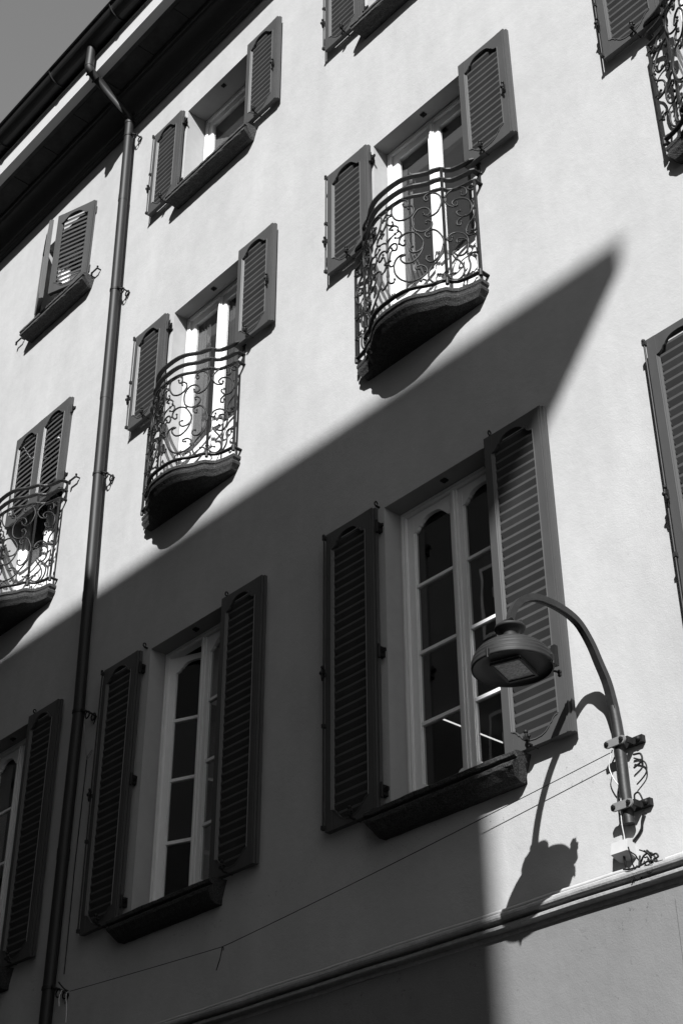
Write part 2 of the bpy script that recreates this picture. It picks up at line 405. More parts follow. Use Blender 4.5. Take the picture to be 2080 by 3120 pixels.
# ------------------------------------------------------------------ shutters
AP = [(0, 0), (.05, .004), (.10, .016), (.135, .036), (.17, .040), (.20, .056), (.27, .077), (.36, .090), (.50, .095)]
AP = AP + [(1 - a, b) for a, b in AP[-2::-1]]
PITCH = .0665
cache = {}
def shutter_meshes(w_, h_, kind):
    key = (w_, h_, kind)
    if key in cache: return cache[key]
    s0, s1, t_ = .068, .082, .045
    zb, zt = .135, h_ - .145
    m = MB()
    m.box(0, s0, 0, t_, 0, h_); m.box(w_ - s1, w_, 0, t_, 0, h_)
    m.box(w_ + .0, w_ + .014, .018, t_, .0, h_)                    # rebated edge
    m.box(w_ - .022, w_ - .014, -.004, -.0002, .002, h_ - .002)    # fine bead along the edge
    xs = [s0 + (w_ - s0 - s1) * a for a, b in AP]
    T = [zt + b for a, b in AP]; Bt = [zb - b for a, b in AP]
    for i in range(len(xs) - 1):
        for lo0, lo1, hi0, hi1 in ((T[i], T[i + 1], h_, h_), (0, 0, Bt[i], Bt[i + 1])):
            v = [(xs[i], .0015, lo0), (xs[i + 1], .0015, lo1), (xs[i + 1], .0015, hi1), (xs[i], .0015, hi0),
                 (xs[i], .018, lo0), (xs[i + 1], .018, lo1), (xs[i + 1], .018, hi1), (xs[i], .018, hi0)]
            m.add(v, [(0, 1, 2, 3), (4, 7, 6, 5), (0, 4, 5, 1), (3, 2, 6, 7)])
    m.box(s0, w_ - s1, .018, t_, h_ - .050, h_ - .001); m.box(s0, w_ - s1, .018, t_, .001, .040)
    # moulded bead round the louvred panel
    loop = [(x, -.001, z) for x, z in zip(xs, T)]
    m.tube(loop, 0, flat=(.013, .013)); m.tube([(x, .0005, z - .002) for x, z in zip(xs, Bt)], 0, flat=(.007, .007))
    for x_, sg in ((s0, 1), (w_ - s1, -1)):                        # bevelled inner edges left and right
        v = [(x_ - .006 * sg, -.0065, zb), (x_ - .006 * sg, -.0065, zt), (x_ + .010 * sg, .016, zt), (x_ + .010 * sg, .016, zb),
             (x_ - .010 * sg, .001, zb), (x_ - .010 * sg, .001, zt), (x_ - .002 * sg, .02, zt), (x_ - .002 * sg, .02, zb)]
        m.add(v, [(0, 1, 2, 3), (0, 4, 5, 1), (2, 6, 7, 3), (4, 7, 6, 5), (1, 5, 6, 2), (0, 3, 7, 4)])
    fr = m.mesh('shutter', M_SHUT)
    # louvre slat
    L = MB()
    if kind == 'closed': dz, ns = .062, .0120      # leaf seen from outside: blades shed water towards the street
    else: dz, ns = -.047, .0175                   # open leaf shows its back: blades climb towards the street
    pr = [(.012, -dz / 2 - ns / 2), (.012, -dz / 2 + ns / 2), (.040, dz / 2 + ns / 2), (.040, dz / 2 - ns / 2)]
    L.extr(pr, s0 + .012, w_ - s1 - .001)
    sl = L.mesh('slat', M_SHUT)
    z0 = zb - .09; n = int((zt + .095 - z0) / PITCH)
    z_list = [z0 + PITCH * (i + .5) for i in range(n + 1) if z0 + PITCH * (i + .5) < h_ - .055]
    z_list = [z for z in z_list if z > .055]
    stuff = MB()
    for z in z_list: stuff.extr([(y, q + z) for y, q in pr], s0 + .012, w_ - s1 - .001)
    st = stuff.mesh('slats', M_SHUT)
    cache[key] = (fr, sl, z_list, st); return cache[key]
hng = MB().box(-.012, .022, -.006, .040, -.035, .035).tube([(.014, -.01, -.05), (.014, -.01, .05)], .010, 8).box(.014, .06, .002, .014, -.012, .012)
M_HNG = hng.mesh('hinge', M_BLACK)
lt = MB().tube([(0, -.008, -.055), (0, -.02, 0), (0, -.008, .05)], .008, 6).ball((0, -.02, 0), .016).ball((.004, -.014, .045), .013).tube([(0, -.016, 0), (.022, -.03, -.05)], .006, 5).box(-.016, .016, -.006, 0, -.03, .03)
M_LATCH = lt.mesh('latch', M_BLACK)
hb = MB().tube([(0, .05, -.03), (0, -.03, -.025), (0, -.045, -.005), (.0, -.045, .035)], .008, 6).ball((0, -.045, .042), .014).ball((.018, -.04, .012), .010)
hb.box(-.013, .013, -.06, -.030, -.012, .006)
M_HOLD = hb.mesh('holdback', M_BLACK)
SF = -.075; n_slat = 0
rodc = {}
def shutter(name_par, hx, z0, w_, h_, side, ang=0.0, kind='open', rod=False, latch=None, slats='parts', label=None, hold=True, hinges=2, tilt=0.0):
    """side 'L': leaf whose hinge edge is on its right (stands open left of the opening); hx = x of its left edge when flat.
    For ajar leaves hx is the hinge x and ang the swing into the street."""
    global n_slat
    fr, sl, zl, st = shutter_meshes(w_, h_, kind)
    if ang == 0:
        o = H('shutter', fr, parent=name_par, loc=(hx, SF if kind == 'open' else -.045, z0), rot=(tilt, 0, 0), label=label)
    else:
        if side == 'Rh':   # hinge at right edge, free edge swings towards -y
            a = ang; o = H('shutter', fr, parent=name_par, loc=(hx - w_ * math.cos(a), -.03 - w_ * math.sin(a), z0), rot=(0, 0, a), label=label)
        else:
            a = -ang; o = H('shutter', fr, parent=name_par, loc=(hx, -.045, z0), rot=(0, 0, a), label=label)
    rz = 0
    if slats == 'parts':
        for z in zl:
            k = link('slat', sl, o, (0, 0, z), (random.gauss(0, .022), 0, 0)); n_slat += 1
    else:
        link('slats', st, o, kind='stuff')
    hxr = w_ + .012 if side in ('L', 'Rh') else -.020
    for i in range(hinges):
        z = .14 + (h_ - .30) * i / (hinges - 1)
        link('hinge', M_HNG, o, (hxr, .03, z))
    if rod:
        rk = round(h_, 2)
        if rk not in rodc:
            r_ = MB().tube([(0, 0, .02), (0, 0, h_ - .01)], .0065, 8)
            for zz in (.03, h_ * .33, h_ * .5, h_ - .03):
                r_.box(-.012, .012, -.010, .016, zz - .014, zz + .014)
            r_.ball((0, -.004, h_ - .01), .013); rodc[rk] = r_.mesh('bolt_rod', M_IRON)
        link('bolt_rod', rodc[rk], o, (-.004, -.012, 0))
    if latch is not None: link('latch', M_LATCH, o, latch)
    if hold: link('holdback', M_HOLD, o, (w_ * (.58 if side == 'L' else .42), .0, .035))
    return o

# ------------------------------------------------------------------ windows
def window(c, r, door=False):
    x0 = COLX[c] + OFF[r]; z0, z1 = ROW[r]['zo']; y = ROW[r]['y']
    h_ = z1 - z0; key = ('win', r)
    if key not in cache:
        m = MB()      # fixed frame
        m.box(0, .052, y, y + .07, 0, h_, bev=0); m.box(W - .052, W, y, y + .07, 0, h_); m.box(.052, W - .052, y, y + .07, h_ - .052, h_)
        m.box(.052, W - .052, y, y + .07, 0, .05)
        m.box(.014, .026, y - .007, y, 0, h_ - .012); m.box(.036, .046, y - .004, y, 0, h_ - .034)
        m.box(.027, W - .027, y - .007, y, h_ - .026, h_ - .013); m.box(.047, W - .047, y - .004, y, h_ - .046, h_ - .036)
        fr = m.mesh('window', M_WHITE)
        arch = (r == 2)
        s = MB(); sw = (W - .104) / 2 - .003
        def sash(right):
            s = MB(); a, b = 0, sw; st = .058; top = .10 if arch else .075; bot = .085
            s.box(a, a + st, .018, .062, 0, h_ - .102); s.box(b - st, b, .018, .062, 0, h_ - .102)
            H0 = h_ - .102
            xs = [st + (sw - 2 * st) * q for q, _ in AP]
            if arch:
                for i in range(len(xs) - 1):
                    for (l0, l1, u0, u1) in ((H0 - .145 + AP[i][1], H0 - .145 + AP[i + 1][1], H0, H0), (0, 0, .135 - AP[i][1] * .8, .135 - AP[i + 1][1] * .8)):
                        v = [(xs[i], yy, l) for yy in (.0195, .052) for l in (l0, u0)] + [(xs[i + 1], yy, l) for yy in (.0195, .052) for l in (l1, u1)]
                        s.add(v, [(0, 1, 5, 4), (2, 6, 7, 3), (0, 4, 6, 2), (1, 3, 7, 5)])
            else:
                s.box(st, b - st, .0195, .06, H0 - top, H0); s.box(st, b - st, .0195, .06, 0, bot + (.575 if r == 1 else 0))
            if r == 1:
                s.box(st + .05, b - st - .05, .014, .0193, .12, .56); s.box(st + .075, b - st - .075, .010, .0138, .145, .535)
            # small chamfered glazing bead
            s.box(st, st + .008, .026, .04, .0, H0); s.box(b - st - .008, b - st, .026, .04, .0, H0)
            if right: s.box(-.035, .018, .002, .0175, 0, H0); s.box(-.016, .001, -.008, .0015, 0, H0)
            return s.mesh('sash', M_WHITE), H0, st
        if r == 0: sw = W - .107
        L0, H0, st = sash(False)
        R0 = None if r == 0 else sash(True)[0]
        if r == 2: mz = [h_ * (1 - q) for q in (0.277, .509, .735)]; mz = [(-.44 - z0), (-.955 - z0), (-1.47 - z0)]; mz = [q + .012 for q in mz]
        else: mz = []
        mun = MB().extr([(.024, -.014), (.024, .008), (.034, .016), (.055, .016), (.055, -.016), (.034, -.016)], st, sw - st).mesh('muntin', M_WHITE)
        lims = [.07 if arch else (.70 if r == 1 else .08)] + mz + [H0 - .04]
        panes = []
        for a, b in zip(lims, lims[1:]):
            panes.append((MB().box(st - .004, sw - st + .004, .0405, .0465, a, b)).mesh('pane', M_GLASS))
        cache[key] = (fr, L0, R0, mz, mun, panes, sw)
    fr, L0, R0, mz, mun, panes, sw = cache[key]
    o = H('window', fr, parent=house, loc=(x0, 0, z0))
    for right, sm in ((0, L0), (1, R0)):
        if sm is None: continue
        sx = .052 + .0015 + (sw + .003) * right
        swing = math.radians(23) if (c, r, right) == ('B', 2, 0) else 0      # one leaf stands ajar into the room
        link('sash', sm, o, (sx, y, .050), (0, 0, swing))
        for z in mz: link('muntin', mun, o, (sx, y, z), (0, 0, swing))
        for pn in panes: link('pane', pn, o, (sx, y, .0), (0, 0, swing))
    if r < 2:
        link('blind', blind[r], o)
    # catch under the lintel
    link('lintel_catch', catch, o, (W * .5, .07, h_))
    return o
blind = {r: MB().box(.01, W - .01, ROW[r]['y'] + .082, ROW[r]['y'] + .086, .01, ROW[r]['zo'][1] - ROW[r]['zo'][0] - .01).mesh('blind', M_BLIND) for r in (0, 1)}
catch = MB().box(-.022, .022, -.02, .02, -.012, -.0005).ball((0, 0, -.016), .013).mesh('lintel_catch', M_BLACK)

# stone sills: (y,z) profile with returned, slightly rough ends
def sill(length, hgt, out, m, name='sill'):
    pf = [(.0, 0), (-out + .02, -.004), (-out + .006, -.008), (-out, -.016), (-out + .002, -.036), (-out + .008, -.042),
          (-out + .026, -.046), (-out + .026, -.060), (-out + .006, -.064), (-out, -.072), (-out + .002, -.092),
          (-out + .012, -.102), (-out + .050, -hgt + .022), (-out * .38, -hgt), (0, -hgt)]
    xs = []; nseg = 28; v = []; f = []; k = len(pf); rr = random.Random(5)
    for i in range(nseg + 1):
        x = length * i / nseg
        e = 0
        for y, z in pf:
            jit = .0022
            inset = 0
            if i == 0: inset = max(0, (-z - .06)) * .6
            if i == nseg: inset = -max(0, (-z - .06)) * .6
            v.append((x + inset, y + (rr.uniform(-jit, jit) if y < -.01 else 0), z + rr.uniform(-jit, jit)))
    for i in range(nseg):
        for j in range(k):
            f.append((i * k + j, i * k + (j + 1) % k, (i + 1) * k + (j + 1) % k, (i + 1) * k + j))
    f += [tuple(range(k - 1, -1, -1)), tuple(range(nseg * k, nseg * k + k))]
    return MB().add(v, f).mesh(name, m)
M_S0 = sill(1.325, .135, .15, M_SILL); M_S2 = sill(1.275, .165, .15, M_STONE)

for c in 'ABCD':
    for r in (0, 1, 2):
        if c == 'D' and r == 0: continue
        wn = window(c, r)
        x0 = COLX[c] + OFF[r]
        if r == 0:
            link('sill', M_S0, wn, (-.085, 0, 5.43 - ROW[0]['zo'][0]))
            link('sill_inner', MB().box(.0, W, -.002, .235, .0, .012).mesh('sill_inner', M_STONE), wn, (0, 0, .0))
            if c in 'BC': link('guard_bar', MB().box(.18, W - .02, -.03, -.012, .035, .235).mesh('guard_bar', M_BLACK), wn)
        if r == 2:
            link('sill', M_S2, wn, (-.10, 0, -2.075 - ROW[2]['zo'][0]))
            link('sill_inner', MB().box(.0, W, -.002, .155, .0, .010).mesh('sill_inner', M_STONE), wn, (0, 0, .0))

SH = [  # col, row, left leaf x, left leaf z, right leaf x, right leaf z   (measured leaf by leaf)
    ('B', 0), ('C', 0), ('B', 1), ('C', 1), ('D', 1), ('A', 2), ('B', 2), ('C', 2), ('D', 2)]
import itertools
LW = {0: .485, 1: .490, 2: .495}
ROWN = {0: 'attic', 1: 'balcony', 2: 'tall'}
COLN = {'A': 'left of the downpipe', 'B': 'just right of the downpipe', 'C': 'in the middle of the wall', 'D': 'at the right edge'}
LXO = {('B', 0): -.545, ('C', 0): -.55, ('B', 1): -.54, ('C', 1): -.508, ('D', 1): -.512, ('A', 2): -.53, ('B', 2): -.545, ('C', 2): -.512, ('D', 2): -.520}
RXO = {('B', 0): 1.565 - .485, ('C', 0): 1.07, ('B', 1): 1.585 - .49, ('C', 1): 1.562 - .49, ('D', 1): 1.07, ('A', 2): 1.570 - .495, ('B', 2): 1.585 - .495, ('C', 2): 1.568 - .495, ('D', 2): 1.07}
for (c, r) in SH:
    X = COLX[c]; z0, z1 = ROW[r]['sh']; h_ = round(z1 - z0, 3); w_ = LW[r]
    nh = 3 if r == 2 else 2
    ls = 'stuff' if (c, r) in (('A', 2),) else 'parts'
    rs = 'stuff' if (c, r) in (('C', 0), ('D', 1), ('D', 2), ('A', 2)) else 'parts'
    shutter(house, X + LXO[(c, r)], z0, w_, h_, 'L', rod=True, latch=(0.004, -.02, h_ * (.30 if r < 2 else .5)), slats=ls, hinges=nh)
    shutter(house, X + RXO[(c, r)], z0, w_, h_, 'R', latch=(w_ - .035, -.012, h_ * (.42 if r < 2 else .22)) if r < 2 else None, slats=rs, hinges=nh)
# the closed pair over balcony A and the ajar pair of attic window A
z0, z1 = ROW[1]['sh']; X = COLX['A']
shutter(house, X + .004, z0, .522, round(z1 - z0, 3), 'L', kind='closed', hold=False, label='closed shutter leaf above the left balcony')
shutter(house, X + .532, z0, .522, round(z1 - z0, 3), 'L', kind='closed', hold=False, rod=False, label='closed shutter leaf above the left balcony')
z0, z1 = ROW[0]['sh']; X = COLX['A']
shutter(house, X + 1.045, z0, .53, round(z1 - z0, 3), 'Rh', ang=math.radians(18.5), kind='closed', hold=False, label='shutter leaf standing ajar at the attic window')
shutter(house, X - .02, z0 - .04, .53, round(z1 - z0, 3), 'Lh', ang=math.radians(24), kind='closed', hold=False, label='shutter leaf standing ajar at the attic window')
print('slat parts', n_slat)

# wall hooks that wait for a shutter (windows whose leaves are shut)
hk = MB().tube([(0, .03, 0), (0, -.045, 0)], .009, 6).tube([(0, -.04, .025), (0, -.045, -.01)], .008, 6)
hk.box(-.115, .0, -.052, -.040, -.008, .010).box(-.118, -.098, -.054, -.038, -.038, .010).ball((.004, -.046, .022), .012)
M_HOOK = hk.mesh('shutter_hook', M_BLACK)
for x, z in ((-1.52, 5.46), (-3.09, 5.46), (-1.46, 2.68), (-3.12, 2.68)):
    H('shutter_hook', M_HOOK, loc=(x, 0, z))
# iron eye above the tall windows
ey = MB().tube([(0, .03, 0), (0, -.03, 0)], .009, 6).tube([(0, -.03 + .014 * math.cos(a), .02 + .018 * math.sin(a)) for a in [k * .7 for k in range(9)]], .006, 5).mesh('iron_eye', M_BLACK)
for c in 'ABCD': H('iron_eye', ey, loc=(COLX[c] - .02, 0, .225)); H('iron_eye', ey, loc=(COLX[c] + 1.09, 0, .235))

# ------------------------------------------------------------------ balconies
PLAN = [(0, -.355), (.07, -.354), (.14, -.345), (.19, -.33), (.24, -.305), (.29, -.268), (.34, -.238), (.39, -.222), (.43, -.2), (.45, -.155), (.48, -.125), (.53, -.105), (.59, -.09), (.66, -.078)]
FULL = [(-x, y) for x, y in PLAN[:0:-1]] + PLAN
SS = [0]
for a, b in zip(FULL, FULL[1:]): SS.append(SS[-1] + math.hypot(b[0] - a[0], b[1] - a[1]))
mid = SS[len(PLAN) - 1]; SS = [q - mid for q in SS]
def on_plan(s, off=0.0):
    s = max(SS[0], min(SS[-1], s))
    for i in range(len(SS) - 1):
        if SS[i] <= s <= SS[i + 1] + 1e-9:
            t = (s - SS[i]) / (SS[i + 1] - SS[i]); a, b = FULL[i], FULL[i + 1]
            return (a[0] + (b[0] - a[0]) * t, a[1] + (b[1] - a[1]) * t + off)
SCROLLS = [
    [(0.167, 2.463), (0.174, 2.435), (0.197, 2.426), (0.21, 2.454), (0.195, 2.489), (0.156, 2.511), (0.104, 2.517), (0.062, 2.483), (0.058, 2.429), (0.086, 2.362), (0.134, 2.314), (0.19, 2.301), (0.234, 2.327), (0.254, 2.368), (0.244, 2.408), (0.223, 2.426), (0.202, 2.419), (0.209, 2.398)],
    [(0.352, 2.473), (0.362, 2.454), (0.351, 2.436), (0.332, 2.459), (0.338, 2.49), (0.375, 2.511), (0.421, 2.489), (0.455, 2.451), (0.469, 2.395), (0.458, 2.341), (0.427, 2.286), (0.381, 2.273), (0.352, 2.279), (0.328, 2.3)],
    [(0.322, 2.324), (0.339, 2.294), (0.363, 2.297), (0.375, 2.321), (0.355, 2.361), (0.32, 2.376), (0.278, 2.362), (0.245, 2.309), (0.234, 2.256), (0.244, 2.187), (0.271, 2.153), (0.312, 2.137), (0.354, 2.146), (0.383, 2.177), (0.383, 2.214), (0.358, 2.238), (0.333, 2.232), (0.341, 2.212)],
    [(0.36, 2.096), (0.362, 2.07), (0.345, 2.071), (0.328, 2.094), (0.332, 2.12), (0.361, 2.135), (0.398, 2.128), (0.434, 2.089), (0.459, 2.035), (0.47, 1.987), (0.463, 1.943), (0.439, 1.869), (0.401, 1.827), (0.357, 1.827), (0.33, 1.857), (0.335, 1.887), (0.355, 1.884)],
    [(0.171, 2.092), (0.174, 2.058), (0.151, 2.052), (0.122, 2.096), (0.137, 2.142), (0.185, 2.159), (0.243, 2.146), (0.283, 2.105), (0.312, 2.044), (0.307, 1.99), (0.279, 1.955), (0.237, 1.947), (0.209, 1.975), (0.21, 2.002), (0.232, 2.008)],
    [(0.312, 2.044), (0.306, 1.972), (0.27, 1.898), (0.22, 1.858), (0.168, 1.87), (0.134, 1.915), (0.135, 1.946), (0.171, 1.952), (0.131, 1.966), (0.087, 1.952), (0.066, 1.902), (0.075, 1.824), (0.116, 1.746), (0.171, 1.69), (0.214, 1.673), (0.27, 1.683), (0.318, 1.718), (0.333, 1.749), (0.321, 1.788), (0.287, 1.811), (0.253, 1.802), (0.254, 1.78), (0.273, 1.78)],
    [(0.466, 1.951), (0.453, 1.874), (0.415, 1.815), (0.368, 1.775), (0.343, 1.729), (0.344, 1.675), (0.37, 1.628), (0.413, 1.6), (0.456, 1.616), (0.467, 1.638), (0.451, 1.672), (0.417, 1.68)],
    [(0.282, 1.659), (0.3, 1.673), (0.32, 1.66), (0.326, 1.636), (0.308, 1.614), (0.268, 1.612)],
    [(0.627, 2.455), (0.626, 2.434), (0.648, 2.414), (0.673, 2.429), (0.664, 2.477), (0.626, 2.513), (0.573, 2.524), (0.522, 2.485), (0.494, 2.427), (0.5, 2.386), (0.53, 2.352), (0.565, 2.343), (0.591, 2.35), (0.59, 2.369)],
    [(0.579, 2.343), (0.552, 2.369), (0.553, 2.393), (0.583, 2.41), (0.635, 2.393), (0.681, 2.353), (0.709, 2.288), (0.702, 2.227), (0.664, 2.204), (0.61, 2.224), (0.583, 2.26), (0.584, 2.283), (0.609, 2.28)],
    [(0.652, 2.208), (0.609, 2.206), (0.58, 2.182), (0.581, 2.149), (0.606, 2.138), (0.611, 2.168)],
    [(0.716, 2.321), (0.733, 2.273), (0.734, 2.217), (0.717, 2.153), (0.674, 2.115), (0.652, 2.072), (0.65, 2.032), (0.675, 2.0), (0.715, 1.988), (0.736, 2.0), (0.71, 2.034), (0.696, 2.038)],
    [(0.537, 2.036), (0.529, 2.004), (0.504, 2.002), (0.502, 2.024), (0.525, 2.064), (0.566, 2.079), (0.616, 2.05), (0.652, 1.999), (0.66, 1.94), (0.649, 1.874), (0.62, 1.845), (0.584, 1.845), (0.553, 1.872), (0.551, 1.897), (0.576, 1.909)],
    [(0.66, 1.931), (0.647, 1.975), (0.606, 2.007), (0.574, 2.01), (0.569, 1.98), (0.587, 1.972)],
    [(0.576, 1.909), (0.548, 1.899), (0.533, 1.877), (0.545, 1.841), (0.581, 1.795), (0.61, 1.734), (0.611, 1.672), (0.58, 1.632), (0.539, 1.628), (0.506, 1.64), (0.489, 1.657)],
    [(0.714, 1.779), (0.704, 1.808), (0.728, 1.81), (0.68, 1.821), (0.655, 1.79), (0.664, 1.733), (0.656, 1.675), (0.623, 1.63), (0.586, 1.614), (0.545, 1.624)],
    [(0.717, 2.481), (0.683, 2.47), (0.702, 2.441), (0.727, 2.432), (0.745, 2.454)],
    [(0.478, 1.655), (0.507, 1.676), (0.522, 1.691), (0.543, 1.687)],
    [(0.002, 2.489), (0.008, 2.458), (0.045, 2.43)],
    [(0.062, 2.345), (0.071, 2.319), (0.052, 2.315), (0.018, 2.346), (-0.001, 2.386), (0.015, 2.417), (0.045, 2.419)],
    [(0.085, 2.17), (0.12, 2.148), (0.142, 2.158), (0.139, 2.192), (0.122, 2.212), (0.086, 2.211)],
    [(0.06, 2.266), (0.031, 2.287), (0.051, 2.301), (0.088, 2.289), (0.114, 2.259), (0.113, 2.231)],
    [(0.086, 2.207), (0.038, 2.197), (0.007, 2.172), (0.001, 2.13), (0.005, 2.081), (0.015, 2.102), (0.046, 2.122), (0.083, 2.115), (0.102, 2.076), (0.086, 2.045), (0.054, 2.066), (0.047, 2.089)],
    [(-0.023, 1.982), (0.007, 1.979), (0.022, 2.005), (0.034, 2.052), (0.056, 2.065)],
    [(-0.029, 1.976), (0.011, 1.949), (0.034, 1.916), (0.063, 1.908)],
    [(0.0, 1.929), (0.008, 1.851), (-0.003, 1.813), (0.02, 1.764), (0.058, 1.746), (0.069, 1.77)],
]
BZ = 1.555
def slab():
    # stacked offset outlines: moulded stone edge
    import bisect
    dense = []
    for i in range(-60, 61): dense.append(on_plan(SS[-1] * i / 60))
    def ring(ins, jit, rr):
        jit *= .35
        out = []
        for x, y in dense:
            k = max(0, 1 - ins / .66); ky = 1 - ins / .355
            out.append((x * k + rr.uniform(-jit, jit) * .3, min(y * ky, -.02) + rr.uniform(-jit, jit)))
        return [(out[0][0], 0.02)] + out + [(out[-1][0], 0.02)]
    lv = [(0.012, 0, 0), (.003, -.004, .001), (0, -.014, .0015), (.001, -.034, .0015), (.012, -.042, .001), (.016, -.052, .001), (.010, -.058, .001), (.006, -.070, .0015),
          (.010, -.090, .002), (.030, -.112, .003), (.042, -.130, .002), (.050, -.140, .002), (.10, -.143, .001), (.20, -.145, 0)]
    v = []; f = []; rr = random.Random(2); n = len(dense) + 2
    for ins, z, j in lv:
        v += [(x, y, z + rr.uniform(-j, j) * .4) for x, y in ring(ins, j, rr)]
    for k in range(len(lv) - 1):
        for i in range(n - 1):
            a = k * n + i; f.append((a, a + 1, a + n + 1, a + n))
    f.append(tuple(range(n))); f.append(tuple(range((len(lv) - 1) * n + n - 1, (len(lv) - 1) * n - 1, -1)))
    return MB().add(v, f).mesh('balcony', M_STONE)
M_SLAB = slab()
def rail_mesh(ins, wd, th):
    pts = [on_plan(SS[-1] * i / 48) for i in range(-48, 49)]
    pts = [(x * (1 - ins / .66), y * (1 - ins / .355), 0) for x, y in pts]
    pts = [(pts[0][0], 0.02, 0)] + pts + [(pts[-1][0], 0.02, 0)]
    # mitred flat bar
    v = []; f = []; k = len(pts)
    for i, p in enumerate(pts):
        a = Vector(pts[max(i - 1, 0)]); b = Vector(pts[min(i + 1, k - 1)])
        t = (b - a).normalized(); n = Vector((t.y, -t.x, 0))
        for sn, sz in ((1, 1), (1, -1), (-1, -1), (-1, 1)):
            q = Vector(p) + n * (sn * wd / 2); v.append((q.x, q.y, sz * th / 2))
    for i in range(k - 1):
        for j in range(4): f.append((i * 4 + j, i * 4 + (j + 1) % 4, i * 4 + 4 + (j + 1) % 4, i * 4 + 4 + j))
    f += [(0, 1, 2, 3), tuple(range(4 * k - 1, 4 * k - 5, -1))]
    return MB().add(v, f).mesh('rail', M_IRON)
M_R1 = rail_mesh(.012, .040, .012); M_R3 = rail_mesh(.004, .032, .010)
def scroll_mesh(pts, mirror):
    P = [Vector((a, b, 0)) for a, b in pts]; P = catmull(P, 4)
    out = []
    for p in P:
        s = -p.x if mirror else p.x
        x, y = on_plan(s, -.002); out.append((x, y, p.y - BZ))
    k = len(out); rr = [.0080] * k
    for i in range(min(4, k // 3)): rr[i] = .0058; rr[-1 - i] = .0058
    m = MB().tube(out, rr, 5)
    m.ball(out[0], .0105, 4); m.ball(out[-1], .0105, 4)
    return m.mesh('scroll', M_IRON)
scm = [scroll_mesh(p, mi) for p in SCROLLS for mi in (False, True)]
CUS = .478
def post_mesh(s, z0, z1, r):
    x, y = on_plan(s); m = MB().box(x - r, x + r, y - r, y + r, z0 - BZ, z1 - BZ)
    m.tube([(x, y, z0 - BZ - .01), (x, y, z0 - BZ + .045)], r * 1.75, 10)
    return m.mesh('post', M_IRON)
pm_ = [post_mesh(s, 1.585, z, .0085) for s, z in ((CUS, 2.74), (-CUS, 2.74), (.742, 2.52), (-.742, 2.52))]
# centre spear
sp = MB(); x, y = on_plan(0)
sp.tube([(x, y, .06), (x, y, .40), (x, y, .96)], .005, 6).ball((x, y, .645), .010, 4, (1, 1, 2.2)).ball((x, y, .40), .013, 4).tube([(x, y, .96), (x, y, 1.02)], [.009, .002], 6)
pm_.append(sp.mesh('spear', M_IRON))
wp = []
for sgn in (1, -1):
    wp.append(MB().box(sgn * .652 - .012, sgn * .652 + .012, -.016, -.006, 2.52 - BZ, 2.74 - BZ).mesh('wall_strap', M_IRON))
def collars():
    out = []
    for s, zs in ((CUS, (2.43, 2.005, 1.69)), (.735, (2.455, 2.23, 2.02, 1.80))):
        for sg in (1, -1):
            for z in zs:
                x, y = on_plan(s * sg)
                out.append(MB().box(x - .013, x + .013, y - .012, y + .012, z - BZ - .006, z - BZ + .006).mesh('collar', M_IRON))
    for a, b in ((.247, 2.405), (.262, 2.150), (.118, 2.09), (.318, 1.748), (.653, 2.05), (.706, 2.28)):
        for sg in (1, -1):
            x, y = on_plan(a * sg); out.append(MB().ball((x, y, b - BZ), .011, 4).mesh('knot', M_IRON))
    # little feet under the large scrolls
    for sg in (1, -1):
        pts = [(.165, 1.613), (.185, 1.66), (.225, 1.664), (.255, 1.608)]
        o = [(on_plan(a * sg)[0], on_plan(a * sg)[1], b - BZ) for a, b in pts]; out.append(MB().tube(o, .0055, 5).mesh('foot', M_IRON))
    return out
M_COL = collars()
tsc = []
for sg in (1, -1):      # small S scrolls in the band between the two top rails, near the cusps
    for c0 in (.33,):
        pts = []
        for i in range(26):
            a = i / 25 * 2.6 * math.pi; rad = .010 + .030 * i / 25
            pts.append((c0 + .03 + rad * math.cos(a), 2.688 + rad * math.sin(a) * .9))
        o = [(on_plan(a * sg)[0], on_plan(a * sg)[1], b - BZ) for a, b in pts]; tsc.append(MB().tube(o, .005, 5).mesh('scroll', M_IRON))
for c in 'ABCD':
    b = H('balcony', M_SLAB, loc=(COLX[c] + .502, 0, BZ), label='stone balcony slab with bowed wrought iron railing')
    for me, z in ((M_R1, 2.738), (M_R1, 2.630), (M_R3, 2.520), (M_R3, 1.612)): link('rail', me, b, (0, 0, z - BZ))
    for me in scm + (tsc[1:] if c != 'x' else []): link('scroll', me, b)
    for me in pm_: link('post' if me.name.startswith('post') else 'spear', me, b)
    for me in wp: link('wall_strap', me, b)
    for me in M_COL: link(me.name.split('.')[0], me, b)

# ------------------------------------------------------------------ string course
sc_ = [(.0, -2.940), (-.050, -2.943), (-.070, -2.950), (-.082, -2.961), (-.086, -2.972), (-.082, -2.983), (-.074, -2.990), (-.032, -2.993), (-.032, -3.008),
       (-.062, -3.010), (-.066, -3.015), (-.066, -3.028), (-.060, -3.033), (-.014, -3.036), (-.014, -3.062), (0, -3.062)]
def course():
    n = 160; v = []; f = []; k = len(sc_); rr = random.Random(9)
    for i in range(n + 1):
        x = XL + (XR - XL) * i / n
        wob = .0018 * math.sin(x * 3.1) + .0012 * math.sin(x * 7.7)
        for y, z in sc_: v.append((x, y + (rr.uniform(-.0008, .0008) if y < -.02 else 0), z + wob))
    for i in range(n):
        for j in range(k - 1): f.append((i * k + j, i * k + j + 1, (i + 1) * k + j + 1, (i + 1) * k + j))
    return MB().add(v, f)
H('string_course', course(), M_BAND, label='moulded plaster band under the tall windows')

